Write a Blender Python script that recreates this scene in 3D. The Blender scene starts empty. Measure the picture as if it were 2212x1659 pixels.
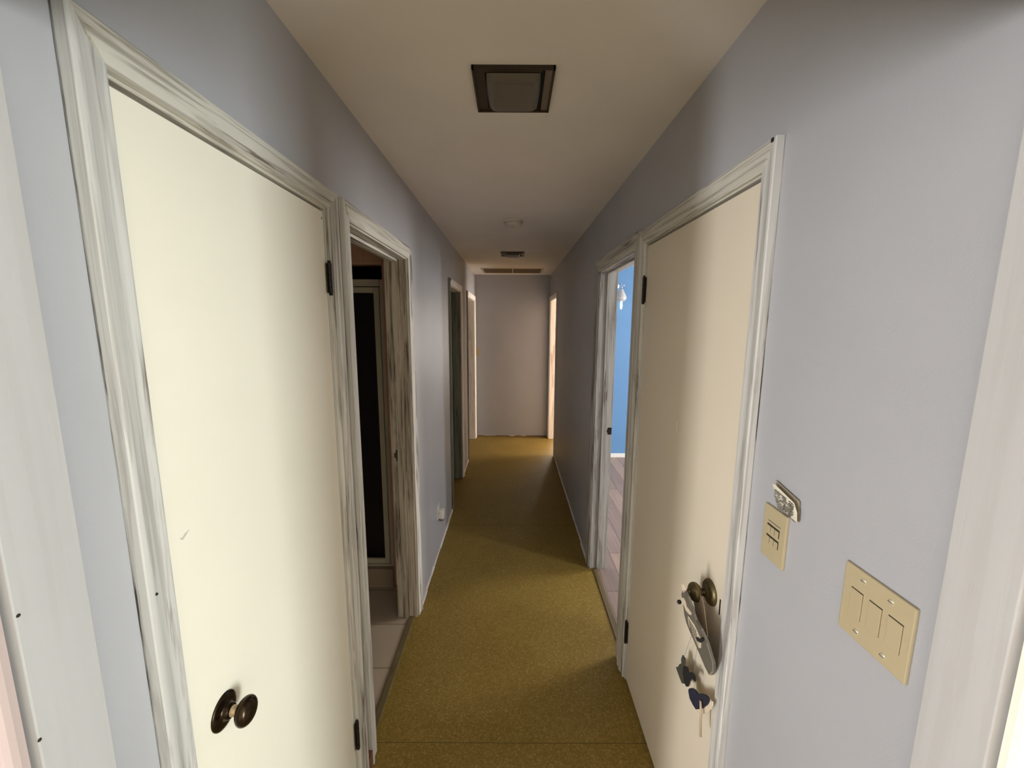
import bpy, bmesh, math, random
from mathutils import Vector, Matrix
random.seed(7)
S = bpy.context.scene
C = S.collection

# ------------------------------------------------------------------ materials
def mat(name, col=(.8, .8, .8), rough=.6, metal=0.0, spec=.5):
    m = bpy.data.materials.new(name); m.use_nodes = True
    b = m.node_tree.nodes['Principled BSDF']
    b.inputs['Base Color'].default_value = (*col, 1)
    b.inputs['Roughness'].default_value = rough
    b.inputs['Metallic'].default_value = metal
    b.inputs['Specular IOR Level'].default_value = spec
    return m, m.node_tree, b

def coords(nt, scale):
    tc = nt.nodes.new('ShaderNodeTexCoord'); mp = nt.nodes.new('ShaderNodeMapping')
    mp.inputs['Scale'].default_value = scale
    nt.links.new(tc.outputs['Object'], mp.inputs['Vector'])
    return mp.outputs['Vector']

def noise(nt, vec, scale, detail=3, rough=.5, dist=0):
    n = nt.nodes.new('ShaderNodeTexNoise')
    n.inputs['Scale'].default_value = scale; n.inputs['Detail'].default_value = detail
    n.inputs['Roughness'].default_value = rough; n.inputs['Distortion'].default_value = dist
    nt.links.new(vec, n.inputs['Vector'])
    return n.outputs['Fac']

def ramp(nt, fac, stops):
    r = nt.nodes.new('ShaderNodeValToRGB'); e = r.color_ramp.elements
    while len(e) < len(stops): e.new(.5)
    for el, (p, c) in zip(e, stops):
        el.position = p; el.color = (*c, 1) if len(c) == 3 else c
    nt.links.new(fac, r.inputs['Fac'])
    return r.outputs['Color']

def mixc(nt, fac, a, b, mode='MIX'):
    m = nt.nodes.new('ShaderNodeMix'); m.data_type = 'RGBA'; m.blend_type = mode
    for s, v in ((m.inputs[0], fac), (m.inputs[6], a), (m.inputs[7], b)):
        if hasattr(v, 'is_linked'): nt.links.new(v, s)
        elif isinstance(v, (int, float)): s.default_value = v
        else: s.default_value = (*v, 1)
    return m.outputs[2]

def bump(nt, b, h, strength=.2, dist=.002):
    n = nt.nodes.new('ShaderNodeBump')
    n.inputs['Strength'].default_value = strength; n.inputs['Distance'].default_value = dist
    nt.links.new(h, n.inputs['Height']); nt.links.new(n.outputs['Normal'], b.inputs['Normal'])

def paint(name, col, rough=.55, var=.04, bs=.15):
    m, nt, b = mat(name, col, rough)
    v = coords(nt, (1, 1, 1))
    f = noise(nt, v, 2.5, 4)
    lo = tuple(c*(1-var) for c in col); hi = tuple(min(1, c*(1+var)) for c in col)
    nt.links.new(ramp(nt, f, [(.3, lo), (.7, hi)]), b.inputs['Base Color'])
    bump(nt, b, noise(nt, v, 260, 2), bs, .001)
    return m

def math1(nt, op, a, b=None):
    n = nt.nodes.new('ShaderNodeMath'); n.operation = op; n.use_clamp = True
    for k, v in enumerate((a, b)):
        if v is None: continue
        if isinstance(v, (int, float)): n.inputs[k].default_value = v
        else: nt.links.new(v, n.inputs[k])
    return n.outputs[0]

def worn(name, axis, light=(.57, .555, .505), dark=(.17, .145, .115), hair=.55, patch=.54, fine=90):
    """brush-streaked whitewash over old wood, grain along one axis"""
    m, nt, b = mat(name, light, .6)
    def vec(s, l):
        sc = [s, s, s]; sc[axis] = l
        return coords(nt, tuple(sc))
    g = noise(nt, vec(fine, 2.6), 1.0, 5, .6, .5)
    p = noise(nt, vec(20, 1.5), 1.0, 4, .62, .9)
    w = noise(nt, vec(9, .9), 1.0, 3, .5, .3)
    hm = ramp(nt, g, [(.41, (1, 1, 1)), (.51, (0, 0, 0))])
    pm = ramp(nt, p, [(patch, (0, 0, 0)), (patch+.07, (1, 1, 1))])
    e1 = math1(nt, 'MULTIPLY', math1(nt, 'MULTIPLY', hm, hair), math1(nt, 'ADD', math1(nt, 'MULTIPLY', w, 1.0), math1(nt, 'MULTIPLY', pm, .6)))
    e2 = math1(nt, 'MULTIPLY', pm, math1(nt, 'ADD', .34, math1(nt, 'MULTIPLY', hm, .66)))
    f = math1(nt, 'MAXIMUM', e1, e2)
    lt = ramp(nt, w, [(.3, tuple(c*.90 for c in light)), (.7, tuple(min(1, c*1.06) for c in light))])
    nt.links.new(mixc(nt, f, lt, dark), b.inputs['Base Color'])
    bump(nt, b, g, .3, .001)
    return m

M = {}
M['wall'] = paint('lavender_grey_wall_paint', (.405, .41, .435), .45)
M['ceil'] = paint('warm_white_ceiling_paint', (.77, .725, .685), .8)
M['pinkwall'] = paint('pale_pink_wall_paint', (.45, .365, .35), .6)
M['creamwall'] = paint('cream_wall_paint', (.85, .82, .72), .6)
M['blue'] = paint('sky_blue_wall_paint', (.105, .245, .455), .6)
M['peach'] = paint('peach_wall_paint', (.72, .64, .56), .6)
M['entry'] = paint('entry_wall_paint', (.66, .65, .64), .7)
M['plain'] = paint('plain_room_wall_paint', (.50, .48, .46), .7)
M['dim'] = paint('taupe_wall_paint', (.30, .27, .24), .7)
M['door'] = paint('cream_door_paint', (.845, .81, .685), .5, .02, .08)
M['doorr'] = paint('ivory_door_paint', (.74, .66, .53), .5, .02, .08)
M['tv'] = worn('whitewashed_wood_upright', 2, (.60, .58, .525), (.17, .145, .115), .75, .53)
M['th'] = worn('whitewashed_wood_head', 1, (.58, .56, .495), (.17, .14, .105), 1.0, .55, 95)
M['jv'] = worn('stripped_wood_jamb', 2, (.54, .47, .37), (.13, .10, .07), .85, .48)
M['jgrey'] = worn('grey_streaked_jamb', 2, (.44, .44, .415), (.15, .125, .10), .85, .51)
M['jgreen'] = worn('grey_green_jamb', 2, (.30, .30, .235), (.12, .11, .075), .7, .50)
M['jwhite'] = worn('white_painted_jamb', 2, (.57, .565, .54), (.20, .175, .15), .65, .56)
M['lining'] = worn('mottled_white_lining', 2, (.46, .46, .46), (.34, .315, .29), .25, .62, 60)
M['jpeach'] = worn('pinkish_white_jamb', 2, (.88, .84, .79), (.50, .40, .32), .5, .57)
M['caulk'] = worn('torn_white_caulk', 1, (.80, .79, .78), (.40, .35, .31), .6, .55)
M['rawwood'] = worn('raw_brown_wood', 2, (.17, .07, .035), (.07, .025, .012))
M['gapline'] = worn('dark_paint_gap', 2, (.40, .39, .37), (.03, .022, .015), .6, .46, 60)
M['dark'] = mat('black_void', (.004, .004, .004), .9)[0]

def m_floor():
    m, nt, b = mat('olive_flecked_floor', (.2, .15, .07), .5, 0, .18)
    v = coords(nt, (1, 1, 1))
    n1 = nt.nodes.new('ShaderNodeTexNoise'); n1.inputs['Scale'].default_value = 60
    nt.links.new(v, n1.inputs['Vector'])
    add = nt.nodes.new('ShaderNodeVectorMath'); add.operation = 'MULTIPLY_ADD'
    nt.links.new(n1.outputs['Color'], add.inputs[0]); add.inputs[1].default_value = (.016, .016, 0)
    nt.links.new(v, add.inputs[2])
    vo = nt.nodes.new('ShaderNodeTexVoronoi'); vo.inputs['Scale'].default_value = 185
    nt.links.new(add.outputs[0], vo.inputs['Vector'])
    sp = nt.nodes.new('ShaderNodeSeparateColor'); nt.links.new(vo.outputs['Color'], sp.inputs[0])
    c = ramp(nt, sp.outputs[0], [(0, (.185, .120, .023)), (.45, (.225, .150, .034)), (.8, (.258, .178, .046)), (1, (.34, .248, .085))])
    big = noise(nt, v, 3.0, 3)
    c2 = mixc(nt, .25, c, ramp(nt, big, [(.3, (.175, .112, .020)), (.7, (.295, .205, .050))]))
    # sheet joints across the hall every 1.83 m
    sx = nt.nodes.new('ShaderNodeSeparateXYZ'); nt.links.new(v, sx.inputs[0])
    ma = nt.nodes.new('ShaderNodeMath'); ma.operation = 'ADD'; ma.inputs[1].default_value = -1.435+1.835*4
    nt.links.new(sx.outputs['Y'], ma.inputs[0])
    mo = nt.nodes.new('ShaderNodeMath'); mo.operation = 'PINGPONG'; mo.inputs[1].default_value = .9175
    nt.links.new(ma.outputs[0], mo.inputs[0])
    lt = nt.nodes.new('ShaderNodeMath'); lt.operation = 'LESS_THAN'; lt.inputs[1].default_value = .0014
    nt.links.new(mo.outputs[0], lt.inputs[0])
    c3 = mixc(nt, lt.outputs[0], c2, (.10, .065, .022))
    nt.links.new(c3, b.inputs['Base Color'])
    bump(nt, b, sp.outputs[0], .12, .001)
    return m
M['floor'] = m_floor()

def m_tile():
    m, nt, b = mat('beige_square_floor_tile', (.5, .42, .32), .35)
    v = coords(nt, (1, 1, 1))
    br = nt.nodes.new('ShaderNodeTexBrick'); br.offset = 0
    br.inputs['Scale'].default_value = 1; br.inputs['Brick Width'].default_value = 2.8
    br.inputs['Row Height'].default_value = .30; br.inputs['Mortar Size'].default_value = .004
    br.inputs['Color1'].default_value = (.42, .34, .25, 1); br.inputs['Color2'].default_value = (.45, .365, .27, 1)
    br.inputs['Mortar'].default_value = (.26, .20, .14, 1)
    nt.links.new(v, br.inputs['Vector']); nt.links.new(br.outputs['Color'], b.inputs['Base Color'])
    return m
M['tile'] = m_tile()

def m_pinktile():
    m, nt, b = mat('peach_wall_tile', (.5, .3, .2), .3)
    v = coords(nt, (1, 1, 1))
    tc = nt.nodes.new('ShaderNodeSeparateXYZ'); nt.links.new(v, tc.inputs[0])
    cb = nt.nodes.new('ShaderNodeCombineXYZ')
    nt.links.new(tc.outputs['X'], cb.inputs['X']); nt.links.new(tc.outputs['Z'], cb.inputs['Y'])
    br = nt.nodes.new('ShaderNodeTexBrick'); br.offset = 0
    br.inputs['Scale'].default_value = 1; br.inputs['Brick Width'].default_value = .11
    br.inputs['Row Height'].default_value = .11; br.inputs['Mortar Size'].default_value = .0015
    br.inputs['Color1'].default_value = (.62, .36, .24, 1); br.inputs['Color2'].default_value = (.66, .39, .26, 1)
    br.inputs['Mortar'].default_value = (.42, .26, .18, 1)
    nt.links.new(cb.outputs[0], br.inputs['Vector']); nt.links.new(br.outputs['Color'], b.inputs['Base Color'])
    return m
M['pinktile'] = m_pinktile()

def m_plank():
    m, nt, b = mat('grey_brown_plank_floor', (.3, .22, .17), .45)
    v = coords(nt, (1, 1, 1))
    mp = nt.nodes.new('ShaderNodeMapping'); mp.inputs['Rotation'].default_value = (0, 0, math.pi/2)
    nt.links.new(v, mp.inputs['Vector'])
    br = nt.nodes.new('ShaderNodeTexBrick'); br.offset = .37
    br.inputs['Scale'].default_value = 1; br.inputs['Brick Width'].default_value = 1.2
    br.inputs['Row Height'].default_value = .125; br.inputs['Mortar Size'].default_value = .003
    br.inputs['Color1'].default_value = (.40, .28, .21, 1); br.inputs['Color2'].default_value = (.20, .145, .125, 1)
    br.inputs['Mortar'].default_value = (.08, .05, .04, 1)
    nt.links.new(mp.outputs[0], br.inputs['Vector'])
    g = noise(nt, coords(nt, (60, 3, 1)), 1, 4)
    nt.links.new(mixc(nt, .3, br.outputs['Color'], ramp(nt, g, [(.3, (.16, .11, .085)), (.7, (.42, .31, .24))])), b.inputs['Base Color'])
    return m
M['plank'] = m_plank()

M['bronze'] = mat('dark_oiled_bronze', (.040, .026, .014), .22, .85)[0]
M['antique'] = mat('antique_brass', (.16, .125, .06), .42, .75)[0]
M['brass'] = mat('worn_brass', (.62, .48, .30), .35, .6)[0]
M['hinge'] = mat('black_hinge_metal', (.012, .009, .007), .55, .3)[0]
M['hingeb'] = mat('rubbed_bronze_hinge', (.035, .022, .013), .5, .4)[0]
M['ivory'] = paint('ivory_plastic', (.445, .375, .235), .4, .02, .02)
M['ivoryd'] = mat('ivory_screw', (.60, .55, .42), .3, .3)[0]
M['slot'] = mat('dark_slot', (.02, .014, .006), .8)[0]
M['whiteplastic'] = mat('off_white_plastic', (.62, .59, .53), .45)[0]
M['greyplastic'] = mat('grey_lens_plastic', (.20, .17, .15), .4)[0]
M['smoke'] = paint('yellowed_detector_plastic', (.60, .55, .47), .5, .02, .02)
M['lens'] = mat('frosted_light_glass', (.13, .115, .095), .35, 0, .4)[0]
M['lframe'] = mat('aged_bronze_light_trim', (.055, .040, .026), .45, .5)[0]
M['lframe2'] = mat('silvery_trim_patina', (.20, .16, .12), .5, .4)[0]
M['ventframe'] = paint('painted_vent_frame', (.50, .43, .36), .6, .02, .02)
M['ventslat'] = mat('brown_vent_slat', (.13, .09, .055), .6)[0]
M['cream'] = mat('cream_enamel', (.50, .44, .31), .4)[0]
M['smokedglass'] = mat('dark_brown_shower_glass', (.008, .004, .003), .12, 0, .35)[0]
M['paper'] = mat('cream_paper', (.74, .70, .58), .8)[0]
M['ink'] = mat('grey_ink', (.13, .12, .10), .8)[0]
M['board'] = paint('grey_brown_wood_board', (.14, .125, .10), .6, .12, .1)
M['boardedge'] = mat('pale_grey_board_edge', (.28, .25, .21), .6)[0]
M['label'] = mat('cream_painted_label', (.70, .60, .46), .7)[0]
M['papershade'] = mat('shaded_cream_paper', (.36, .31, .22), .8)[0]  # back page darkened: its shade is put into the paper colour
M['softslot'] = mat('shallow_groove', (.17, .13, .07), .8)[0]
M['strap'] = mat('brown_cloth_strap', (.58, .46, .32), .9)[0]
M['black'] = mat('black_felt', (.008, .007, .008), .8)[0]
M['navy'] = mat('dark_navy_felt', (.012, .012, .030), .8)[0]
M['greenblack'] = mat('dark_green_grey_tin', (.055, .055, .042), .6)[0]
M['stick'] = worn('pale_wood_stick', 2, (.50, .38, .27), (.22, .14, .08))
M['string'] = mat('thin_string', (.25, .22, .18), .9)[0]
M['chrome'] = mat('chrome', (.8, .8, .8), .12, 1)[0]
M['shade'] = mat('white_glass_shade', (.46, .46, .47), .12, 0, .8)[0]
M['strike'] = mat('tarnished_brass_plate', (.13, .11, .065), .4, .7)[0]
M['threshold'] = worn('dark_olive_threshold', 1, (.15, .11, .045), (.07, .05, .02))
M['winframe'] = paint('white_window_paint', (.80, .79, .76), .5, .02, .02)
M['whitebase'] = paint('white_baseboard_paint', (.75, .74, .72), .5, .02, .02)
def m_glass():
    m, nt, b = mat('window_pane_glass', (.9, .95, .95), .02)
    b.inputs['Transmission Weight'].default_value = 1
    return m
M['pane'] = m_glass()
def m_bulb():
    m, nt, b = mat('lit_bulb', (1, .95, .75), .3)
    b.inputs['Emission Color'].default_value = (1, .93, .62, 1); b.inputs['Emission Strength'].default_value = 4
    return m
M['bulb'] = m_bulb()
M['kerb'] = paint('brown_tile_kerb', (.34, .25, .17), .5)

# ------------------------------------------------------------------ mesh helpers
def obj(name, bm, m, parent=None, smooth=False):
    me = bpy.data.meshes.new(name)
    bmesh.ops.recalc_face_normals(bm, faces=bm.faces)
    bm.to_mesh(me); bm.free()
    o = bpy.data.objects.new(name, me); C.objects.link(o)
    for mm in (m if isinstance(m, (list, tuple)) else [m]): me.materials.append(mm)
    if smooth:
        for p in me.polygons: p.use_smooth = True
    if parent: o.parent = parent
    return o

def box(bm, x0, x1, y0, y1, z0, z1, mi=0):
    xs, ys, zs = sorted((x0, x1)), sorted((y0, y1)), sorted((z0, z1))
    v = [bm.verts.new((x, y, z)) for x in xs for y in ys for z in zs]
    for f in ((0, 1, 3, 2), (4, 6, 7, 5), (0, 4, 5, 1), (2, 3, 7, 6), (0, 2, 6, 4), (1, 5, 7, 3)):
        bm.faces.new([v[i] for i in f]).material_index = mi
    return v

def B(*boxes, bevel=0):
    bm = bmesh.new()
    for b in boxes: box(bm, *b)
    if bevel:
        bmesh.ops.bevel(bm, geom=list(bm.edges), offset=bevel, segments=2, affect='EDGES', profile=.6)
    return bm

def prism(pts, off, bm=None):
    """closed polygon of 3D points extruded by vector off"""
    bm = bm or bmesh.new()
    a = [bm.verts.new(p) for p in pts]; b = [bm.verts.new(Vector(p)+Vector(off)) for p in pts]
    bm.faces.new(a); bm.faces.new(b[::-1])
    n = len(a)
    for i in range(n): bm.faces.new([a[i], a[(i+1) % n], b[(i+1) % n], b[i]])
    return bm

def lathe(prof, origin, axis, seg=40, bm=None):
    """prof: (distance along axis, radius)"""
    bm = bm or bmesh.new()
    ax = Vector(axis).normalized()
    u = ax.orthogonal().normalized(); w = ax.cross(u)
    rings = []
    for d, r in prof:
        if r < 1e-6: rings.append([bm.verts.new(Vector(origin)+ax*d)])
        else: rings.append([bm.verts.new(Vector(origin)+ax*d+(u*math.cos(t)+w*math.sin(t))*r) for t in [2*math.pi*k/seg for k in range(seg)]])
    for a, b in zip(rings, rings[1:]):
        for k in range(seg):
            k2 = (k+1) % seg
            if len(a) == 1 and len(b) == 1: continue
            if len(a) == 1: bm.faces.new([a[0], b[k2], b[k]])
            elif len(b) == 1: bm.faces.new([a[k], a[k2], b[0]])
            else: bm.faces.new([a[k], a[k2], b[k2], b[k]])
    return bm

def tube(pts, r, seg=8, bm=None):
    bm = bm or bmesh.new(); P = [Vector(p) for p in pts]; rings = []
    for i, p in enumerate(P):
        d = (P[min(i+1, len(P)-1)]-P[max(i-1, 0)]).normalized()
        u = d.orthogonal().normalized(); w = d.cross(u)
        rings.append([bm.verts.new(p+(u*math.cos(2*math.pi*k/seg)+w*math.sin(2*math.pi*k/seg))*r) for k in range(seg)])
    for a, b in zip(rings, rings[1:]):
        for k in range(seg): bm.faces.new([a[k], a[(k+1) % seg], b[(k+1) % seg], b[k]])
    bm.faces.new(rings[0][::-1]); bm.faces.new(rings[-1])
    return bm

def soft(o, ang=28):
    for p in o.data.polygons: p.use_smooth = True
    o.data.set_sharp_from_angle(angle=math.radians(ang))
    return o

def struct(o, label=None, cat=None):
    o['kind'] = 'structure'
    if label: o['label'] = label
    if cat: o['category'] = cat
    return o
def tag(o, label, cat, group=None):
    o['label'] = label; o['category'] = cat
    if group: o['group'] = group
    return o
def thing(name, label, cat, loc, group=None):
    o = bpy.data.objects.new(name, None); C.objects.link(o); o.location = loc
    o.empty_display_size = .05
    return tag(o, label, cat, group)
def put(name, bm, m, root, smooth=False):
    """a part modelled in world space, parented under a root kept at its own base"""
    o = obj(name, bm, m, root, smooth)
    p = root; off = Vector((0, 0, 0))
    while p: off += p.location; p = p.parent
    o.data.transform(Matrix.Translation(-off))
    return o

# ------------------------------------------------------------------ dimensions (metres)
XL, XR, T = -.5545, .562, .115
YB, ZC = 6.07, 2.44
ZT = 2.062                       # underside of head casings

# openings: (clear near, clear far)
D1 = (.600, 1.240); D2 = (1.408, 2.160); D3 = (3.620, 4.335); D4 = (4.990, 5.905)
R1 = (.956, 1.742); R2 = (1.888, 2.648); R3 = (5.140, 5.930)

def wall_with_openings(name, xa, xb, y0, y1, ops, m, label):
    bm = bmesh.new(); y = y0
    for a, b in ops:
        a2, b2 = a-.022, b+.022
        box(bm, xa, xb, y, a2, 0, ZC); box(bm, xa, xb, a2, b2, ZT+.016, ZC); y = b2
    box(bm, xa, xb, y, y1, 0, ZC)
    return struct(obj(name, bm, m), label, 'wall')

wall_with_openings('wall_left', XL-T, XL, .465, YB, [D1, D2, D3, D4], M['wall'], 'left lavender-grey hallway wall with four doorways')
wall_with_openings('wall_right', XR, XR+T, .465, YB, [R1, R2, R3], M['wall'], 'right lavender-grey hallway wall with switch plates and three doorways')
struct(obj('wall_back', B((XL-T, XR+T, YB, YB+T, 0, ZC)), M['wall']), 'plain end wall of the hallway', 'wall')
struct(obj('floor', B((XL-.05, XR+.05, .40, YB, -.05, 0)), M['floor']), 'olive flecked hallway floor', 'floor')
struct(obj('ceiling', B((-3.6, 4.3, -3.2, 8.8, ZC, ZC+.08)), M['ceil']), 'warm white hallway ceiling', 'ceiling')

# ------------------------------------------------------------------ rooms around the hall
# entry room where the camera stands
struct(obj('floor_entry', B((-3.4, 3.4, -3, .40, -.05, 0)), M['floor']), 'entry room floor', 'floor')
struct(obj('wall_entry_left', B((-3.4, XL-.0005, .387, .465, 0, ZC)), M['pinkwall']), 'pale pink wall left of the hallway opening', 'wall')
struct(obj('wall_entry_right', B((XR+.0005, 3.4, .387, .465, 0, ZC)), M['creamwall']), 'cream wall right of the hallway opening', 'wall')
struct(obj('wall_entry_header', B((XL, XR, .387, .465, 2.08, ZC)), M['wall']), 'wall above the hallway opening', 'wall')
struct(obj('wall_entry_back', B((-3.4, 3.4, -3.1, -3, 0, ZC)), M['entry']), 'wall behind the camera', 'wall')
WZ0, WZ1 = .15, 2.05
def holed_wall(name, xa, xb, y0, y1, wy0, wy1, wz0, wz1, m, label):
    return struct(obj(name, B((xa, xb, y0, wy0, 0, ZC), (xa, xb, wy1, y1, 0, ZC), (xa, xb, wy0, wy1, 0, wz0), (xa, xb, wy0, wy1, wz1, ZC)), m), label, 'wall')
holed_wall('wall_entry_west', -3.5, -3.4, -3, .465, -2.13, -1.57, WZ0, WZ1, M['entry'], 'entry side wall with glass door, left')
holed_wall('wall_entry_east', 3.4, 3.5, -3, .465, -1.80, -.90, WZ0, WZ1, M['entry'], 'entry side wall with glass door, right')

wn = [0]
def window_x(x, y0, y1, z0, z1, side):
    """glazed frame in a wall at constant x; side = +1 faces +x into the room"""
    wn[0] += 1
    t = .05
    o = struct(obj('window_%d' % wn[0], B((x, x-side*.08, y0, y0+t, z0, z1), (x, x-side*.08, y1-t, y1, z0, z1),
              (x, x-side*.08, y0+t, y1-t, z0, z0+t), (x, x-side*.08, y0+t, y1-t, z1-t, z1)), M['winframe']), 'white framed window', 'window')
    obj('pane', B((x-side*.06, x-side*.066, y0+t, y1-t, z0+t, z1-t)), M['pane'], o)
    return o
def window_y(y, x0, x1, z0, z1):
    wn[0] += 1
    t = .05
    o = struct(obj('window_%d' % wn[0], B((x0, x0+t, y, y+.08, z0, z1), (x1-t, x1, y, y+.08, z0, z1),
              (x0+t, x1-t, y, y+.08, z0, z0+t), (x0+t, x1-t, y, y+.08, z1-t, z1)), M['winframe']), 'white framed window', 'window')
    obj('pane', B((x0+t, x1-t, y+.06, y+.066, z0+t, z1-t)), M['pane'], o)
    return o
def daylight(name, loc, rot, sx, sy, power, col):
    l = bpy.data.lights.new(name, 'AREA'); l.shape = 'RECTANGLE'; l.size = sx; l.size_y = sy
    l.energy = power; l.color = col
    o = bpy.data.objects.new(name, l); C.objects.link(o); o.location = loc; o.rotation_euler = rot
    return o
H = math.pi/2
window_x(-3.4, -2.13, -1.57, WZ0, WZ1, 1); window_x(3.4, -1.80, -.90, WZ0, WZ1, -1)
daylight('daylight_entry_left', (-3.42, -1.85, 1.0), (0, -H, 0), 1.75, .45, 115, (.97, .97, 1.0))
daylight('daylight_entry_right', (3.42, -1.35, 1.0), (0, H, 0), 1.75, .78, 108, (.91, .99, 1.0))

# blue bedroom behind the right-hand open doorway
bx0, bx1 = XR+T, 4.1
struct(obj('floor_bedroom', B((XR+.05, bx1, .6, 5.1, -.05, 0)), M['plank']), 'grey-brown plank floor in the blue room', 'floor')
struct(obj('wall_bedroom_far', B((bx0, bx1, 5.1, 5.16, 0, ZC)), M['blue']), 'sky blue wall of the side room', 'wall')
struct(obj('wall_bedroom_near', B((bx0, bx1, .5, .6, 0, ZC)), M['plain']), 'near blue wall of the side room', 'wall')
struct(obj('wall_closet', B((bx0, 1.3, 1.80, 1.83, 0, ZC), (1.3, 1.33, .6, 1.83, 0, ZC)), M['plain']), 'closet partition in the blue room', 'wall')
struct(obj('wall_bedroom_east', B((bx1, bx1+.1, .5, .65, 0, ZC), (bx1, bx1+.1, 1.05, 2.85, 0, ZC), (bx1, bx1+.1, 4.05, 5.16, 0, ZC),
       (bx1, bx1+.1, .65, 1.05, 0, 1.0), (bx1, bx1+.1, .65, 1.05, 2.1, ZC), (bx1, bx1+.1, 2.85, 4.05, 0, .85), (bx1, bx1+.1, 2.85, 4.05, 2.1, ZC)), M['plain']), 'outer wall of the blue room with its windows', 'wall')
window_x(bx1, .65, 1.05, 1.0, 2.1, -1)  # narrow window added, unseen, to brighten a band on the left hall wall
daylight('added_bedroom_slit', (bx1+.02, .85, 1.55), (0, H, 0), 1.0, .3, 46, (.96, .98, 1.0))  # added lamp in the narrow window, aimed at the left hall wall
window_x(bx1, 2.85, 4.05, .85, 2.1, -1)
daylight('daylight_bedroom', (bx1+.02, 3.45, 1.475), (0, H, 0), 1.13, 1.08, 92, (1.0, .98, .96))
struct(obj('baseboard_bedroom', B((bx0, bx1, 5.086, 5.1, 0, .05)), M['whitebase']), 'white baseboard under the blue wall', 'baseboard')

# sunny room behind the last right-hand doorway
struct(obj('floor_sunroom', B((XR+.05, 4.1, 5.16, 8.6, -.05, 0)), M['floor']), 'floor of the last room on the right', 'floor')
struct(obj('wall_sunroom_near', B((bx0, 4.1, 5.1605, 5.19, 0, ZC)), M['peach']), 'near wall of the last room on the right', 'wall')
struct(obj('wall_sunroom_far', B((.6, 1.2, 8.6, 8.7, 0, ZC), (3.1, 4.1, 8.6, 8.7, 0, ZC), (1.2, 3.1, 8.6, 8.7, 0, .7), (1.2, 3.1, 8.6, 8.7, 2.1, ZC)), M['peach']), 'far wall of the last room on the right', 'wall')
window_y(8.6, 1.2, 3.1, .7, 2.1)
struct(obj('wall_sunroom_left', B((.58, XR+T, YB+T, 8.6, 0, ZC)), M['peach']), 'inner wall of the last room on the right', 'wall')
holed_wall('wall_sunroom_east', 4.1, 4.2, 5.16, 8.6, 5.2, 6.3, .2, 2.1, M['peach'], 'outer wall of the last room on the right')
window_x(4.1, 5.2, 6.3, .2, 2.1, -1)
daylight('daylight_sunroom_far', (2.15, 8.62, 1.4), (-H, 0, 0), 1.8, 1.3, 85, (1.0, .91, .82))
daylight('daylight_sunroom_side', (4.12, 5.75, 1.15), (0, H, 0), 1.8, 1.0, 150, (1.0, .90, .81))

# bathroom behind the left-hand open doorway
lx1 = XL-T
struct(obj('floor_bathroom', B((-2.4, XL-.05, 1.3, 2.45, -.05, 0)), M['tile']), 'beige tiled bathroom floor', 'floor')
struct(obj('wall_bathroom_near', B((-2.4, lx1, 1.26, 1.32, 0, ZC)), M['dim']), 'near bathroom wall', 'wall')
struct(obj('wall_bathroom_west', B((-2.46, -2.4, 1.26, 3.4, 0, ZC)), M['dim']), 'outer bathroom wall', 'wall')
struct(obj('wall_bathroom_shower', B((-2.4, -1.60, 2.45, 2.53, 0, ZC), (-.775, lx1, 2.45, 2.53, 0, ZC), (-1.60, -.775, 2.45, 2.53, 2.07, ZC)), M['pinktile']), 'peach tiled wall around the shower', 'wall')
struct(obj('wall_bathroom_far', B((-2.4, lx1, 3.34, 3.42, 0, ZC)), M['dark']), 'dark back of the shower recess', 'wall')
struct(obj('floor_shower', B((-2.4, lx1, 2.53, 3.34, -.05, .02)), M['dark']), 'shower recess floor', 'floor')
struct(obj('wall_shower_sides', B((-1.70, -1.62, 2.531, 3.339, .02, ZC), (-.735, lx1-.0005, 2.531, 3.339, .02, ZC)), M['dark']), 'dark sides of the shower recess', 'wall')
struct(obj('trim_8', B((-1.60, -.775, 2.425, 2.56, 0, .132), bevel=.004), M['kerb']), 'tiled shower kerb on the bathroom floor', 'kerb')

# rooms behind the two far left doorways
struct(obj('floor_left_rooms', B((-2.4, XL-.05, 3.42, YB, -.05, 0)), M['floor']), 'floor of the far left rooms', 'floor')
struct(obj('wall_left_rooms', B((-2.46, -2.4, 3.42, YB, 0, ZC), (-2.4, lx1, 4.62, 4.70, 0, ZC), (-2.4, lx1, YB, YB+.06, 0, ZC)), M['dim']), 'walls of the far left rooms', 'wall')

# ------------------------------------------------------------------ doorway trim
PROF = [(0, 0), (0, .0095), (.04, .0118), (.10, .0124), (.22, .0118), (.34, .0112), (.46, .0118), (.58, .0138), (.70, .0165), (.80, .0182), (.90, .0190), (.97, .0186), (1, .0165), (1, 0)]
PROFH = [(0, 0), (0, .0095), (.05, .0120), (.12, .0135), (.22, .0150), (.40, .0168), (.60, .0178), (.80, .0184), (.93, .0184), (.985, .0175), (1, .0160), (1, 0)]
tn = [0]
def casing_piece(xf, n, W, kind, y0, y1, z0, zt):
    bm = bmesh.new(); ends = []
    rings = [[], []]
    prof = PROFH if kind == 'head' else PROF
    for w, t in prof:
        w *= W
        x = xf+n*t
        if kind == 'near':
            a, b = (x, y0-w, z0), (x, y0-w, zt+w)
        elif kind == 'far':
            a, b = (x, y1+w, z0), (x, y1+w, zt+w)
        else:
            a, b = (x, y0-w, zt+w), (x, y1+w, zt+w)
        rings[0].append(bm.verts.new(a)); rings[1].append(bm.verts.new(b))
    k = len(prof)
    for i in range(k):
        j = (i+1) % k
        bm.faces.new([rings[0][i], rings[0][j], rings[1][j], rings[1][i]])
    bm.faces.new(rings[0]); bm.faces.new(rings[1][::-1])
    return bm

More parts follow.
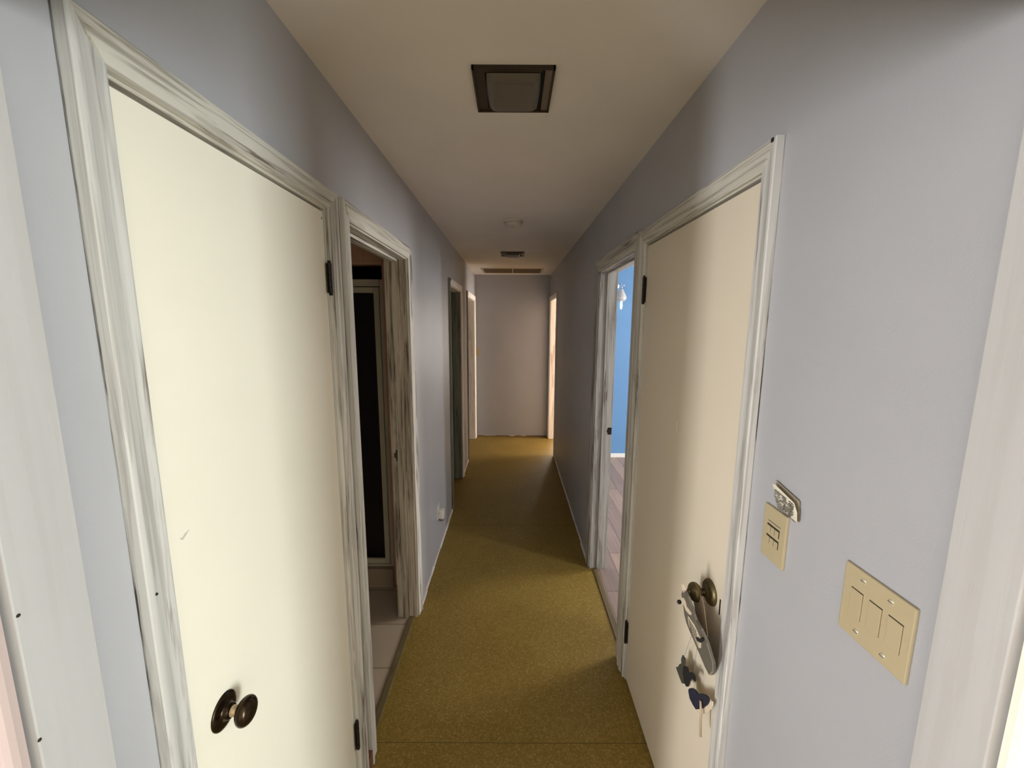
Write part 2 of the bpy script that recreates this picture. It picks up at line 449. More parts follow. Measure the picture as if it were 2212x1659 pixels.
def doorway(side, op, W, mats, label, near=True, foot=.006, sill=0):
    """mats: near casing, far casing, head casing, jamb"""
    tn[0] += 1
    xf = XL if side < 0 else XR; n = 1 if side < 0 else -1
    a, b = op
    xin = xf-n*(T+.001); xo = xf+n*.0005
    jt = .022
    root = struct(obj('trim_%d' % tn[0], B((xin, xo, a-jt+.001, a, 0, ZT-.006), (xin, xo, b, b+jt-.001, 0, ZT-.006)), mats[3]), label, 'door frame')
    obj('head_jamb', B((xin, xo, a-jt+.001, b+jt-.001, ZT-.006, ZT+.0155)), mats[2], root)
    ci0, ci1 = a-.006, b+.006
    if near:
        soft(obj('side_casing', casing_piece(xf, n, W, 'near', ci0, ci1, foot, ZT), mats[0], root))
        obj('paint_gap', B((xf, xf+n*.0016, ci0-W-.0016, ci0-W+.001, .01, ZT+W)), M['gapline'], root)
    soft(obj('side_casing', casing_piece(xf, n, W, 'far', ci0, ci1, foot, ZT), mats[1], root))
    soft(obj('head_casing', casing_piece(xf, n, W, 'head', ci0, ci1, 0, ZT), mats[2], root))
    return root, xf, n

def stops(root, xf, n, op, mv, mh, d0=.045, d1=.080):
    a, b = op; s = .011
    x0, x1 = xf-n*d0, xf-n*d1
    obj('door_stop', B((x0, x1, b-s, b, 0, ZT-.006-s), bevel=.002), mv, root)
    obj('door_stop', B((x0, x1, a, a+s, 0, ZT-.006-s), bevel=.002), mv, root)
    obj('door_stop', B((x0, x1, a, b, ZT-.006-s, ZT-.006), bevel=.002), mh, root)

t1, xf, n = doorway(-1, D1, .053, (M['jwhite'], M['tv'], M['th'], M['jwhite']), 'whitewashed frame around the bright closed door on the left')
t2, xf2, n2 = doorway(-1, D2, .058, (M['tv'], M['tv'], M['th'], M['jv']), 'worn frame of the open bathroom doorway on the left')
stops(t2, xf2, n2, D2, M['jv'], M['th'])
t3, xf3, n3 = doorway(-1, D3, .058, (M['jgreen'], M['jpeach'], M['jpeach'], M['jgreen']), 'frame of the dark grey-green doorway on the left wall')
stops(t3, xf3, n3, D3, M['jgreen'], M['jgreen'])
t4, xf4, n4 = doorway(-1, D4, .058, (M['jgreen'], M['jpeach'], M['jpeach'], M['jpeach']), 'pinkish frame of the last left doorway by the end wall')
t5, xf5, n5 = doorway(1, R1, .054, (M['jwhite'], M['tv'], M['th'], M['jwhite']), 'whitewashed frame around the closed door with hanging sign')
t6, xf6, n6 = doorway(1, R2, .068, (M['tv'], M['jgrey'], M['th'], M['jgrey']), 'streaked frame of the open doorway to the blue room')
stops(t6, xf6, n6, R2, M['jgrey'], M['th'])
t7, xf7, n7 = doorway(1, R3, .058, (M['jpeach'], M['jpeach'], M['jpeach'], M['jpeach']), 'bright peach frame of the last right doorway')

# strike plates (parts of the frames)
def strike(root, x0, x1, y, z0, z1, m=M['strike']):
    o = obj('strike_plate', B((x0, x1, y, y-.002, z0, z1), ((x0*.75+x1*.25), x0+(x0-x1)*.35, y-.0005, y-.0025, z0+(z1-z0)*.28, z1-(z1-z0)*.28)), m, root)
    xm = (x0+x1)/2
    obj('latch_hole', B((xm-.005, xm+.006, y-.0021, y-.0031, z0+(z1-z0)*.3, z1-(z1-z0)*.3)), M['slot'], o)
    return o
strike(t2, -.646, -.618, D2[1], .966, 1.030)
strike(t6, .650, .676, R2[1], .988, 1.036, M['hinge'])
obj('strike_plate', B((-.628, -.620, D3[1], D3[1]-.003, .965, 1.030)), M['hinge'], t3)

# dark corner nails / chips on the frames
obj('corner_hole', B((XR-.0195, XR-.021, R1[0]-.006-.047, R1[0]-.006-.040, ZT+.044, ZT+.052)), M['dark'], t5)
obj('corner_hole', B((XL+.0185, XL+.0205, D3[0]-.006-.050, D3[0]-.006-.022, ZT+.035, ZT+.052)), M['dark'], t3)
obj('nail_head', lathe([(0, .0022), (.0008, .0018), (.0008, 0)], (XL+.0185, D1[0]-.006-.040, 1.32), (1, 0, 0), 10), M['dark'], t1)

# thresholds
struct(obj('trim_9', B((XL-.05, XL-.018, D2[0], D2[1], 0, .006), bevel=.002), M['threshold']), 'dark strip on the floor of the bathroom doorway', 'threshold')
struct(obj('trim_10', B((XR+.02, XR+.055, R2[0], R2[1], 0, .006), bevel=.002), M['threshold']), 'olive strip on the floor of the blue-room doorway', 'threshold')

# ragged leftover caulk where the baseboards were removed
def ragged(name, x, n, y0, y1, label, num):
    bm = bmesh.new(); y = y0
    while y < y1:
        L = min(random.uniform(.10, .32), y1-y); h = random.uniform(.010, .020); d = random.uniform(.006, .013)
        k = max(2, int(L/.025)); top = []
        pts = []
        for i in range(k+1):
            yy = y+L*i/k; hh = h*random.uniform(.6, 1.15)
            pts.append((yy, hh))
        for (ya, ha), (yb, hb) in zip(pts, pts[1:]):
            a = [bm.verts.new(p) for p in ((x, ya, 0), (x, yb, 0), (x, yb, hb), (x, ya, ha), (x+n*d, ya, 0), (x+n*d, yb, 0), (x+n*d*.7, yb, hb*.9), (x+n*d*.7, ya, ha*.9))]
            for f in ((4, 5, 6, 7), (3, 7, 6, 2), (0, 3, 2, 1), (0, 4, 7, 3), (1, 2, 6, 5), (0, 1, 5, 4)): bm.faces.new([a[i] for i in f])
        y += L+random.choice([0, .004, .01])
    return struct(obj(name, bm, M['caulk']), label, 'baseboard')
ragged('baseboard_left', XL, 1, D2[1]+.066, D3[0]-.066, 'torn white strip along the foot of the left wall', 1)
ragged('baseboard_left_far', XL, 1, D3[1]+.066, D4[0]-.066, 'short torn white strip between the far left doorways', 2)
ragged('baseboard_right', XR, -1, R2[1]+.085, R3[0]-.066, 'torn white strip along the foot of the right wall', 3)
struct(obj('baseboard_back', B((XL+.03, XR-.03, YB-.004, YB, 0, .010)), M['rawwood']), 'thin brown gap under the end wall', 'baseboard')
obj('torn_edge', B((XL+.12, XL+.30, YB-.006, YB, .008, .013), (XL+.52, XL+.60, YB-.008, YB, .004, .013), (XL+.7, XL+.78, YB-.006, YB, .007, .012)), M['caulk'], bpy.data.objects['baseboard_back'])
struct(obj('trim_11', B((XL+.0005, XL+.016, D1[1]+.0595, D2[0]-.0645, 0, .075)), M['rawwood']), 'raw brown wood scrap at the foot between two left door frames', 'trim')

# lining of the wide opening where the photo is taken from
def lining(num, side, mats, label):
    xf = XL if side < 0 else XR; n = 1 if side < 0 else -1
    root = struct(obj('trim_%d' % num, B((xf, xf+n*.0175, .392, .466, 0, 2.062), bevel=.0015), mats[0]), label, 'door frame')
    # rounded casing on the entry side
    bm = bmesh.new(); rings = [[], []]
    pr = [(.010, 0), (.010, .007), (.006, .011), (-.002, .012), (-.008, .010), (-.030, .013), (-.052, .019), (-.064, .018), (-.066, 0)]
    for w, t in pr:
        for k, z in ((0, 0), (1, 2.12)):
            rings[k].append(bm.verts.new((xf+n*w, .387-t, z)))
    for i in range(len(pr)):
        j = (i+1) % len(pr)
        bm.faces.new([rings[0][i], rings[0][j], rings[1][j], rings[1][i]])
    bm.faces.new(rings[0]); bm.faces.new(rings[1][::-1])
    obj('side_casing', bm, mats[1], root)
    return root
l1 = lining(12, -1, (M['lining'], M['pinkwall']), 'white lining at the left edge beside the bright closed door')
l2 = lining(13, 1, (M['lining'], M['creamwall']), 'white lining at the right edge beside the large switch plate')
struct(obj('trim_14', B((XL+.0176, XR-.0176, .392, .466, 2.062, 2.0795)), M['jwhite']), 'white lining across the top of the hallway opening', 'door frame')
for y, z in ((.395, 1.205), (.393, 1.255), (.3955, 1.41)):
    obj('nail_hole', lathe([(0, .0022), (.0006, .0018), (.0006, 0)], (XL+.0176, y, z), (1, 0, 0), 8), M['slot'], l1)

# ------------------------------------------------------------------ closed doors
def hinge(root, side, y, z0, z1):
    """knuckle barrel standing proud of the door face"""
    xf = XL if side < 0 else XR; n = 1 if side < 0 else -1
    h = z1-z0; k = 5
    bm = bmesh.new()
    r = .0062
    prof = [(-.006, 0), (-.0055, .004), (-.002, .0055), (0, .004)]
    for i in range(k):
        a = h*i/k; b = h*(i+1)/k
        prof += [(a+.0004, r), (b-.0012, r), (b-.0008, r-.0015)]
    prof += [(h, .004), (h+.003, .0055), (h+.006, .004), (h+.0065, 0)]
    lathe(prof, (xf+n*.0072, y, z0), (0, 0, 1), 16, bm)
    o = obj('hinge', bm, M['hinge'], root, False)
    obj('hinge_leaf', B((xf+n*.0005, xf+n*.003, y-.011, y+.0015, z0+.002, z1-.002)), M['hingeb'], o)
    return o

def knob(root, side, y, z, face, m, mneck, R, rk, fin=False):
    n = 1 if side < 0 else -1
    def ball(d0, d1, tip):
        return [(d0+(d1-d0)*(1-math.cos(math.pi*i/16))/2, max(.009 if i < 8 else (0 if not tip else .009), rk*math.sin(math.pi*i/16)**.75)) for i in range(1, 17 if not tip else 16)]
    k = obj('door_knob', lathe([(.026, .009), (.029, .0105)] + ball(.0295, .058, False) if not fin else
                               [(.026, .009), (.029, .0105)] + ball(.0295, .0615, True) + [(.0612, .0085), (.0650, .0085), (.0665, .006), (.0668, 0)],
                               (face, y, z), (n, 0, 0)), m, root, True)
    obj('rose', lathe([(0, R), (.003, R), (.006, R*.97), (.0105, R*.86), (.0135, R*.68), (.0130, R*.62), (.0165, R*.52), (.0195, R*.38), (.0205, .009), (.0205, 0)] if fin else [(0, R), (.0015, R), (.003, R*.96), (.0048, R*.80), (.0055, R*.60), (.0060, R*.48), (.010, R*.44), (.015, R*.42), (.0165, R*.36), (.0165, 0)], (face, y, z), (n, 0, 0)), m, k, True)
    obj('neck', lathe([(.015, .0098), (.031, .0098), (.031, 0)], (face, y, z), (n, 0, 0), 24), mneck, k, True)
    return k

door1 = struct(obj('door_1', B((XL-.038, XL-.0025, D1[0]+.003, D1[1]-.004, .012, ZT-.0125), bevel=.0012), M['door']), 'bright cream flat closed door with bronze knob on the left', 'door')
knob(door1, -1, .678, .981, XL-.0025, M['bronze'], M['brass'], .034, .0265)
hinge(door1, -1, D1[1]-.001, 1.815, 1.905); hinge(door1, -1, D1[1]-.001, .212, .320)
obj('latch', B((XL-.006, XL-.0015, D1[0]+.0005, D1[0]+.0045, .948, .992)), M['dark'], door1)
def smear(name, cx_, y, z, pts, m, root, n):
    bm = bmesh.new(); bm.faces.new([bm.verts.new((cx_, y+a, z+b)) for a, b in pts]); return obj(name, bm, m, root)
M['smudge'] = mat('faint_smudge', (.56, .53, .45), .6)[0]
obj('smudge', prism([(XL-.0026, .628, 1.368), (XL-.0026, .634, 1.362), (XL-.0026, .641, 1.366), (XL-.0026, .650, 1.373), (XL-.0026, .640, 1.371), (XL-.0026, .634, 1.3665)], (.0004, 0, 0)), M['smudge'], door1)
obj('chip', B((XL-.0026, XL-.0020, D1[1]-.014, D1[1]-.011, ZT-.036, ZT-.030)), M['slot'], door1)

door2 = struct(obj('door_2', B((XR+.038, XR+.0025, R1[0]+.003, R1[1]-.004, .012, ZT-.0125), bevel=.0012), M['doorr']), 'cream closed door on the right with brass knob and hanging sign', 'door')
knob(door2, 1, 1.036, .981, XR+.0025, M['antique'], M['bronze'], .036, .0262, True)
hinge(door2, 1, R1[1]-.001, 1.818, 1.925); hinge(door2, 1, R1[1]-.001, .205, .315)
obj('latch', B((XR+.006, XR+.0015, R1[0]+.026, R1[0]+.031, .951, .996)), M['dark'], door2)
M['rub'] = mat('pale_rubbed_paint', (.82, .78, .70), .5)[0]
obj('scuff', prism([(XR+.0026, 1.334, 1.400), (XR+.0026, 1.342, 1.402), (XR+.0026, 1.340, 1.372), (XR+.0026, 1.337, 1.350)], (-.0005, 0, 0)), M['rub'], door2)

# ------------------------------------------------------------------ sign hanging on the right door knob
A_, B_ = .83269, -.36161                  # the sign leans: x = A_ + B_ z
def lean(pts, off=0): return [(A_+B_*z-off, y, z) for y, z in pts]
sign = thing('hanging_sign', 'grey wooden sign with cream lettering panel and dangling hearts hanging on the brass knob', 'sign', (XR-.03, 1.0, .61))
board = [(1.0035, 1.0073), (1.0317, .9767), (1.0544, .9264), (1.0850, .8730), (1.0950, .8370), (1.0860, .8150), (1.0700, .8020), (1.0591, .7836), (1.0427, .7655), (1.0314, .7470), (1.0099, .7423), (.9769, .7724), (.9370, .8214), (.9091, .8716), (.9080, .8975), (.9057, .9331), (.9274, .9549), (.9549, .9560), (.9580, .9704), (.9520, 1.0004), (.9600, 1.0209), (.9761, 1.0250)]
put('board', prism(lean(board), (.006, 0, .002)), M['board'], sign)
edge = [(.9057, .9331), (.9080, .8975), (.9091, .8716), (.9370, .8214), (.9769, .7724), (1.0099, .7423), (1.0080, .7475), (.9790, .7770), (.9400, .8240), (.9125, .8735), (.9112, .8985), (.9090, .9320)]
put('board_edge', prism(lean(edge, .0012), (.0012, 0, 0)), M['boardedge'], sign)
lab = put('lettering_panel', prism(lean([(1.0325, .9086), (1.0217, .9146), (.9869, .9196), (.9634, .8979), (.9765, .8688), (.9994, .8357), (1.0224, .8152), (1.0356, .8276), (1.047, .8435), (1.0603, .8527), (1.0529, .8764)], .0012), (.0012, 0, 0)), M['label'], sign)
bm = bmesh.new()
for k in range(5):
    f0 = .16+k*.17
    for a0, a1 in ((.06, .34), (.40, .62), (.68, .93)):
        q = []
        for a, f in ((a0, f0), (a1, f0), (a1, f0+.055), (a0, f0+.055)):
            ya = 1.0325+(1.0560-1.0325)*f; yb = .975+(1.012-.975)*f
            za = .9086+(.850-.9086)*f; zb = .915+(.825-.915)*f
            q.append((ya+(yb-ya)*a, za+(zb-za)*a))
        prism(lean(q, .0024), (.0010, 0, 0), bm)
lo = obj('lettering', bm, M['board'], lab); lo.data.transform(Matrix.Translation(-Vector(sign.location)))
put('painted_figures', prism(lean([(1.0403, .9603), (1.0131, .9791), (1.0040, .9750), (1.0100, .9560), (.9949, .9625), (.9727, .9648), (.9865, .9476), (1.0106, .9312), (1.0384, .9224), (1.0411, .9348), (1.0557, .9343)], .0012), (.0012, 0, 0)), M['label'], sign)
put('small_heart', prism(lean([(1.0032, .8662), (.9775, .887), (.960, .896), (.9480, .9100), (.9269, .9306), (.9171, .9354), (.9295, .9186), (.9662, .8817), (.9878, .8666), (1.001, .8616)], .005), (.0035, 0, 0)), M['black'], sign)
put('bead', lathe([(-.006, 0), (-.005, .0035), (-.0025, .006), (0, .0066), (.0025, .006), (.005, .0035), (.006, 0)], (A_+B_*.918-.004, 1.078, .918), (0, 1, 0), 16), M['black'], sign, True)
put('peg', prism(lean([(.9938, 1.0281), (.9780, 1.0440), (.9700, 1.0344), (.9880, 1.0130)], .002), (.006, 0, 0)), M['label'], sign)
put('strap', prism([(.522, y, z) for y, z in [(1.050, .950), (1.028, .985), (1.0075, .990), (.9900, .9806), (.9549, .9077), (.998, .9055), (1.0263, .9058), (1.0361, .9335)]], (.0015, 0, 0)), M['strap'], sign)
put('silhouette', prism([(.530, y, z) for y, z in [(1.1025, .7195), (1.0849, .7233), (1.0839, .705), (1.0949, .685), (1.0897, .6783), (1.0745, .6468), (1.0941, .6291), (1.1113, .6317), (1.1339, .6376), (1.1412, .6417), (1.1279, .6544), (1.1181, .6737), (1.1067, .6864), (1.1104, .6995)]], (.003, 0, 0)), M['greenblack'], sign)
put('dark_heart', prism([(.5275, y, z) for y, z in [(1.0793, .7055), (1.0596, .7168), (1.0508, .7102), (1.0347, .7259), (1.0177, .7332), (1.0096, .7268), (1.0114, .7159), (1.0316, .7067), (1.0459, .6794), (1.049, .6631), (1.0607, .6512), (1.0767, .6523), (1.0878, .6705), (1.0872, .6923)]], (.0022, 0, 0)), M['black'], sign)
put('cream_bow', prism([(.535, y, z) for y, z in [(1.0515, .6852), (1.0271, .6946), (1.0321, .6803), (1.0629, .649), (1.0598, .6655)]], (.003, 0, 0)), M['label'], sign)
H3 = [(1.0511, .6476), (1.0471, .6584), (1.0313, .677), (1.0117, .6901), (.9962, .6924), (.9777, .7144), (.9575, .7311), (.9413, .7385), (.9386, .7312), (.9452, .7138), (.9656, .6803), (.9794, .6626), (.9999, .639), (1.0172, .6345), (1.0393, .6334)]
hc = (sum(p[0] for p in H3)/len(H3), sum(p[1] for p in H3)/len(H3))
put('backing_heart', prism([(.535, hc[0]+(y-hc[0])*1.10-.006, hc[1]+(z-hc[1])*1.10-.005) for y, z in H3], (.003, 0, 0)), M['label'], sign)
put('navy_heart', prism([(.530, y, z) for y, z in H3], (.004, 0, 0)), M['navy'], sign)
put('wooden_stick', tube([(.524, .967, .702), (.523, .957, .672), (.522, .9535, .640), (.523, .9500, .608)], .0032, 8), M['stick'], sign, True)
bm = tube([(.545, 1.030, .955), (.538, 1.06, .85), (.531, 1.094, .72)], .0005, 5)
tube([(.545, 1.026, .955), (.540, 1.04, .80), (.532, 1.03, .70)], .0005, 5, bm)
tube([(.533, 1.045, .655), (.531, 1.02, .69), (.532, .99, .70)], .0006, 5, bm)
put('string', bm, M['string'], sign)

# ------------------------------------------------------------------ switch plates on the right wall
def screw_at(bm, y, z, x, r=.0042):
    lathe([(0, r), (.0012, r*.9), (.0016, r*.5), (.0016, 0)], (x, y, z), (-1, 0, 0), 14, bm)
pl = thing('switch_plate', 'large square ivory plate with three rocker switches beside the right edge lining', 'switch', (XR, .558, 1.223))
put('plate', B((XR, XR-.0055, .499, .617, 1.2235, 1.342), bevel=.002), M['ivory'], pl)
for y0, y1 in ((.579, .600), (.546, .567), (.513, .535)):
    r = put('rocker', B((XR-.0045, XR-.0068, y0, y1, 1.2595, 1.3055), bevel=.0006), M['ivory'], pl)
    g = obj('gap', B((XR-.0054, XR-.0058, y0-.0009, y1+.0004, 1.3050, 1.3069), ), M['slot'], r)
    g.data.transform(Matrix.Translation(-Vector(pl.location)))
    g = obj('side_gap', B((XR-.0054, XR-.0058, y0-.0009, y0, 1.2595, 1.3060)), M['softslot'], r)
    g.data.transform(Matrix.Translation(-Vector(pl.location)))
for y, z in ((.581, 1.328), (.5345, 1.327), (.582, 1.239), (.535, 1.238)):
    bm = bmesh.new(); screw_at(bm, y, z, XR-.0055); s = put('screw', bm, M['ivoryd'], pl, True)
    g = obj('slot', B((XR-.0066, XR-.0074, y-.0040, y+.0040, z-.0004, z+.0004)), M['slot'], s); g.data.transform(Matrix.Translation(-Vector(pl.location)))

ps = thing('switch_plate', 'small ivory plate with six tiny switches beside the right closed door', 'switch', (XR, .796, 1.228))
put('plate', B((XR, XR-.0065, .7605, .832, 1.2275, 1.344), bevel=.002), M['ivory'], ps)
for zt in (1.304, 1.2795):
    for k in range(3):
        y = .8165-.0132*k
        r = put('switch', B((XR-.0055, XR-.0085, y-.0105, y, zt-.0165, zt-.002), bevel=.0007), M['ivory'], ps)
        g = obj('gap', B((XR-.0064, XR-.0069, y-.0122, y+.0004, zt-.002, zt+.0012), (XR-.0064, XR-.0069, y-.0126, y-.0106, zt-.0165, zt)), M['slot'], r)  # dark strips paint the shadow along each switch's top and side edge
        g.data.transform(Matrix.Translation(-Vector(ps.location)))
put('groove', B((XR-.0064, XR-.0069, .776, .8155, 1.3115, 1.3126)), M['slot'], ps)

card = thing('folded_card', 'folded cream card of tiny print tucked behind the small switch plate', 'card', (XR, .77, 1.35))
def sheet(pts, name, m, t=.0008):
    return put(name, prism(pts, (t, 0, 0)), m, card)
f = [(.548, .8043, 1.3976), (.5475, .7932, 1.3992), (.5465, .764, 1.3935), (.547, .7360, 1.3868), (.5475, .7265, 1.372), (.548, .7249, 1.3527), (.5555, .7337, 1.3475), (.5555, .764, 1.349), (.5555, .793, 1.353), (.552, .801, 1.3834)]
fr = sheet(f, 'front_page', M['paper'])
sheet([(.5575, .8084, 1.4040), (.5575, .7365, 1.3900), (.5590, .7330, 1.3480), (.5590, .795, 1.352)], 'back_page', M['papershade'])
bm = bmesh.new()
for k in range(9):
    z = 1.3885-.0041*k
    y = .795-.001*k
    while y > .737:
        w = random.uniform(.0015, .006)
        if random.random() < .82:
            zz = z-(.793-y)*.11
            xx = .548 if k < 4 else .548+(k-3)*.0009
            box(bm, xx-.0003, xx-.0014, y-w, y, zz-.0006-random.random()*.0009, zz+.0006+random.random()*.0006)
        y -= w+.0013
o = obj('print', bm, M['ink'], fr); o.data.transform(Matrix.Translation(-Vector(card.location)))

# ------------------------------------------------------------------ small fittings
pb = thing('switch_plate', 'small tan switch plate on the end wall beside the last left doorway', 'switch', (-.518, YB, 1.252))
put('plate', B((-.553, -.490, YB-.006, YB, 1.252, 1.366), bevel=.0015), M['ivory'], pb)
put('toggle', B((-.525, -.517, YB-.014, YB-.005, 1.300, 1.318), bevel=.001), M['ivory'], pb)

ol = thing('wall_outlet', 'wall outlet plate low on the left wall past the bathroom door', 'outlet', (XL, 2.86, .27))
put('plate', B((XL, XL+.006, 2.825, 2.895, .268, .385), bevel=.0015), M['whiteplastic'], ol)
put('socket', lathe([(0, .017), (.003, .017), (.0035, .015), (.0035, 0)], (XL+.005, 2.86, .352), (1, 0, 0), 20), M['whiteplastic'], ol)
pf = thing('plug_in_freshener', 'white plug-in air freshener in the outlet low on left wall', 'air freshener', (XL+.006, 2.86, .27))
put('body', B((XL+.006, XL+.046, 2.834, 2.888, .272, .338), bevel=.008), M['whiteplastic'], pf, True)
put('refill', lathe([(0, .019), (.020, .019), (.024, .014), (.024, 0)], (XL+.027, 2.861, .274), (0, 0, -1), 20), M['greyplastic'], pf, True)
put('dial', B((XL+.0085, XL+.030, 2.846, 2.876, .337, .347), bevel=.003), M['whiteplastic'], pf)

# ------------------------------------------------------------------ ceiling
def ceiling_light(cx, cy, s, label, depth=.022, drop=.017):
    root = thing('ceiling_light', label, 'light', (cx, cy, ZC), 'square ceiling lights')
    h = s/2; w = .036
    z0, z1 = ZC-.006, ZC
    bm = B((cx-h, cx+h, cy-h, cy-h+.008, z0-.004, z1), (cx-h, cx+h, cy+h-.008, cy+h, z0-.004, z1), (cx-h, cx-h+.006, cy-h, cy+h, z0-.004, z1), (cx+h-.006, cx+h, cy-h, cy+h, z0-.004, z1))
    put('frame', bm, M['lframe'], root)
    put('trim_plate', B((cx-h+.006, cx-h+w, cy-h+.008, cy+h-.008, z0, z1-.0003), (cx-h+w, cx+h-w, cy-h+.008, cy-h+w*.7, z0, z1-.0003), (cx-h+w, cx+h-w, cy+h-w*.55, cy+h-.008, z0, z1-.0003)), M['lframe'], root)
    put('bright_trim', B((cx+h-.027, cx+h-.006, cy-h+.008, cy+h-.008, z0, z1-.0003)), M['lframe2'], root)
    put('recess', B((cx+h-w, cx+h-.027, cy-h+.008, cy+h-.008, z1-.002, z1-.0003)), M['dark'], root)
    put('lens_seat', B((cx-h+w-.002, cx+h-w+.002, cy-h+.02, cy+h-.016, z1-.003, z1-.0008)), M['dark'], root)
    # pillow-shaped frosted lens
    bm = bmesh.new(); N = 14; g = []
    lx0, lx1, ly0, ly1 = cx-h+w+.001, cx+h-w-.001, cy-h+.026, cy+h-.020
    for i in range(N+1):
        row = []
        for j in range(N+1):
            u, v = i/N*2-1, j/N*2-1
            pu, pv = (1-abs(u)**5), (1-abs(v)**5)
            sq = 1-.05*(v*v)*(abs(u)**2)
            row.append(bm.verts.new(((lx0+lx1)/2+u*sq*(lx1-lx0)/2, (ly0+ly1)/2+v*(ly1-ly0)/2, z0+.001-.002-drop*min(1, 1.35*(pu*pv)**.5))))
        g.append(row)
    for i in range(N):
        for j in range(N): bm.faces.new([g[i][j], g[i][j+1], g[i+1][j+1], g[i+1][j]])
    put('lens', bm, M['lens'], root, True)
    return root
ceiling_light(0, 1.354, .236, 'square bronze ceiling light with frosted lens, nearest in the hallway')
ceiling_light(0, 4.275, .236, 'square ceiling light seen edge-on before the ceiling vent', drop=.020)

sd = thing('smoke_detector', 'round off-white smoke detector on the hallway ceiling', 'smoke detector', (.003, 2.96, ZC))
put('base', lathe([(0, .070), (.010, .070), (.012, .066), (.012, 0)], (.003, 2.96, ZC), (0, 0, -1), 40), M['smoke'], sd, True)
put('cover', lathe([(.012, .060), (.016, .064), (.028, .060), (.034, .050), (.037, .030), (.038, 0)], (.003, 2.96, ZC), (0, 0, -1), 40), M['smoke'], sd, True)
put('test_button', lathe([(.037, .009), (.0395, .008), (.040, 0)], (.003, 2.935, ZC), (0, 0, -1), 16), M['ventframe'], sd)

vt = thing('ceiling_vent', 'wide brown louvred return vent on the ceiling before the end wall', 'vent', (0, 5.58, ZC))
x0, x1, y0, y1 = -.414, .408, 5.35, 5.815
put('frame', B((x0, x1, y0, y0+.03, ZC-.006, ZC), (x0, x1, y1-.03, y1, ZC-.006, ZC), (x0, x0+.03, y0+.03, y1-.03, ZC-.006, ZC), (x1-.03, x1, y0+.03, y1-.03, ZC-.006, ZC), (-.006, .006, y0+.03, y1-.03, ZC-.008, ZC)), M['ventframe'], vt)
put('backing', B((x0+.03, x1-.03, y0+.03, y1-.03, ZC-.0015, ZC-.0003)), M['slot'], vt)
ns = 14
for sgn in (-1, 1):
    for k in range(ns):
        yy = y0+.036+(y1-y0-.072)*k/(ns-1)
        xa, xb = (x0+.03, -.006) if sgn < 0 else (.006, x1-.03)
        put('louvre', prism([(xa, yy, ZC-.002), (xa, yy+.002, ZC-.002), (xa, yy+.016, ZC-.009), (xa, yy+.014, ZC-.009)], (xb-xa, 0, 0)), M['ventslat'], vt)

# ------------------------------------------------------------------ shower door
sh = thing('shower_door', 'dark glass shower door in a cream frame seen through the bathroom doorway', 'shower door', (-1.19, 2.47, .132))
xl, xr = -1.597, -.777
put('fixed_frame', B((xr-.018, xr, 2.455, 2.49, .133, 1.985), (xl, xl+.018, 2.455, 2.49, .133, 1.985), (xl+.018, xr-.018, 2.452, 2.49, 1.945, 1.985), (xl+.018, xr-.018, 2.455, 2.49, .133, .150), bevel=.002), M['cream'], sh)
put('door_leaf', B((xr-.054, xr-.022, 2.452, 2.482, .157, 1.940), (xl+.022, xl+.054, 2.452, 2.482, .157, 1.940), (xl+.054, xr-.054, 2.452, 2.482, 1.906, 1.940), (xl+.054, xr-.054, 2.452, 2.482, .157, .191), bevel=.003), M['cream'], sh)
put('glass', B((xl+.053, xr-.053, 2.464, 2.470, .190, 1.907)), M['smokedglass'], sh)

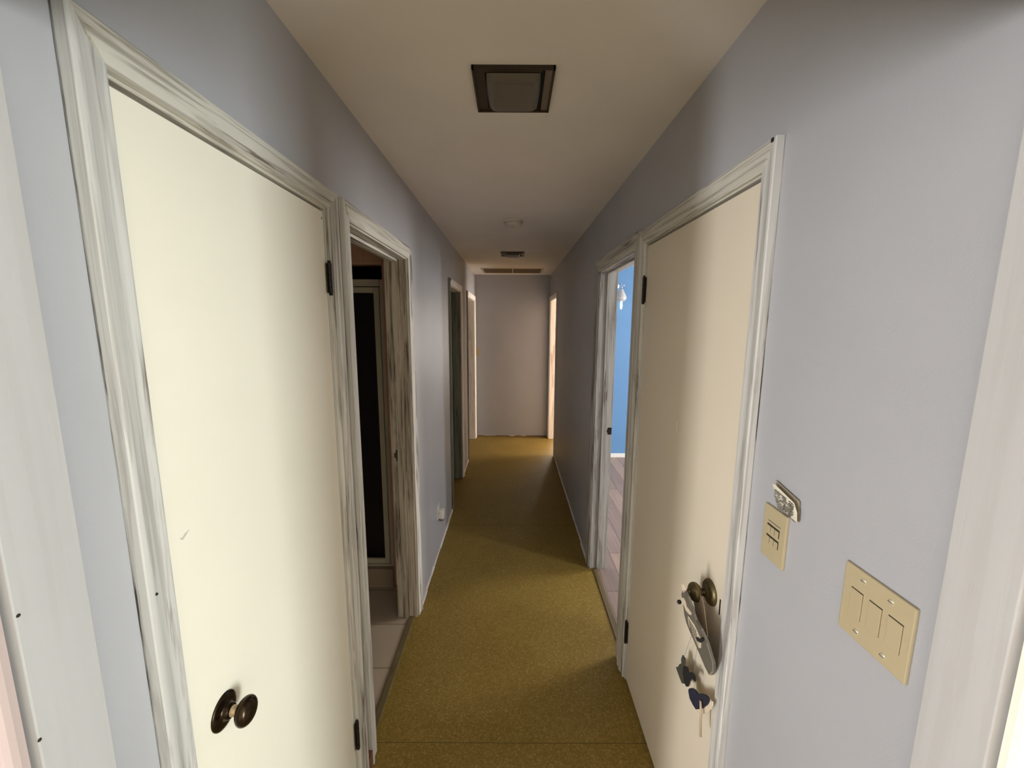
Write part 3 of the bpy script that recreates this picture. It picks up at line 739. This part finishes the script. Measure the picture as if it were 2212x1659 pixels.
# ------------------------------------------------------------------ wall lamp in the blue room
lp = thing('wall_lamp', 'white glass wall lamp with lit bulb on the blue wall', 'lamp', (1.30, 5.1, 2.0))
lx, ly = 1.322, 4.985
put('backplate', lathe([(0, .055), (.012, .052), (.016, .04), (.016, 0)], (1.27, 5.10, 2.20), (0, -1, 0), 24), M['chrome'], lp, True)
put('arm', tube([(1.27, 5.085, 2.20), (1.285, 5.03, 2.215), (1.31, 4.99, 2.215), (lx+.01, ly, 2.185), (lx, ly, 2.15)], .006, 10), M['chrome'], lp, True)
put('shade', lathe([(0, .014), (.006, .020), (.030, .030), (.060, .046), (.095, .062), (.120, .063), (.140, .050), (.152, .030), (.152, 0)], (lx, ly, 2.155), (0, 0, -1), 32), M['shade'], lp, True)
put('finial', lathe([(0, 0), (.003, .008), (.012, .010), (.020, .006), (.024, 0)], (lx+.022, ly, 2.185), (.4, 0, 1), 14), M['chrome'], lp, True)
put('bulb', lathe([(0, .010), (.02, .0125), (.06, .012), (.085, .009), (.092, 0)], (lx+.004, ly, 2.002), (0, 0, -1), 16), M['bulb'], lp, True)

# ------------------------------------------------------------------ camera and view
def cam():
    f, W = 868.0, 2212.0
    pit, rol = math.radians(-8.5), math.radians(.28)
    fw = Vector((0, math.cos(pit), math.sin(pit))); r = Vector((1, 0, 0)); u = r.cross(fw)
    r2 = r*math.cos(rol)+u*math.sin(rol); u2 = u*math.cos(rol)-r*math.sin(rol)
    c = bpy.data.cameras.new('camera'); c.sensor_width = 36; c.lens = 36*f/W; c.clip_start = .01
    o = bpy.data.objects.new('camera', c); C.objects.link(o)
    m = Matrix.Identity(4)
    for i in range(3): m[i][0], m[i][1], m[i][2] = r2[i], u2[i], -fw[i]
    m[0][3], m[1][3], m[2][3] = 0, 0, 1.727
    o.matrix_world = m
    S.camera = o
cam()
w = bpy.data.worlds.new('world'); S.world = w; w.use_nodes = True
w.node_tree.nodes['Background'].inputs[0].default_value = (.8, .9, 1, 1)
w.node_tree.nodes['Background'].inputs[1].default_value = .0
S.view_settings.view_transform = 'Standard'; S.view_settings.look = 'None'
S.view_settings.exposure = .6; S.view_settings.gamma = 1; S.view_settings.use_curve_mapping = False
S.cycles.use_denoising = True
S.cycles.max_bounces = 10; S.cycles.diffuse_bounces = 8
S.cycles.sample_clamp_indirect = 6
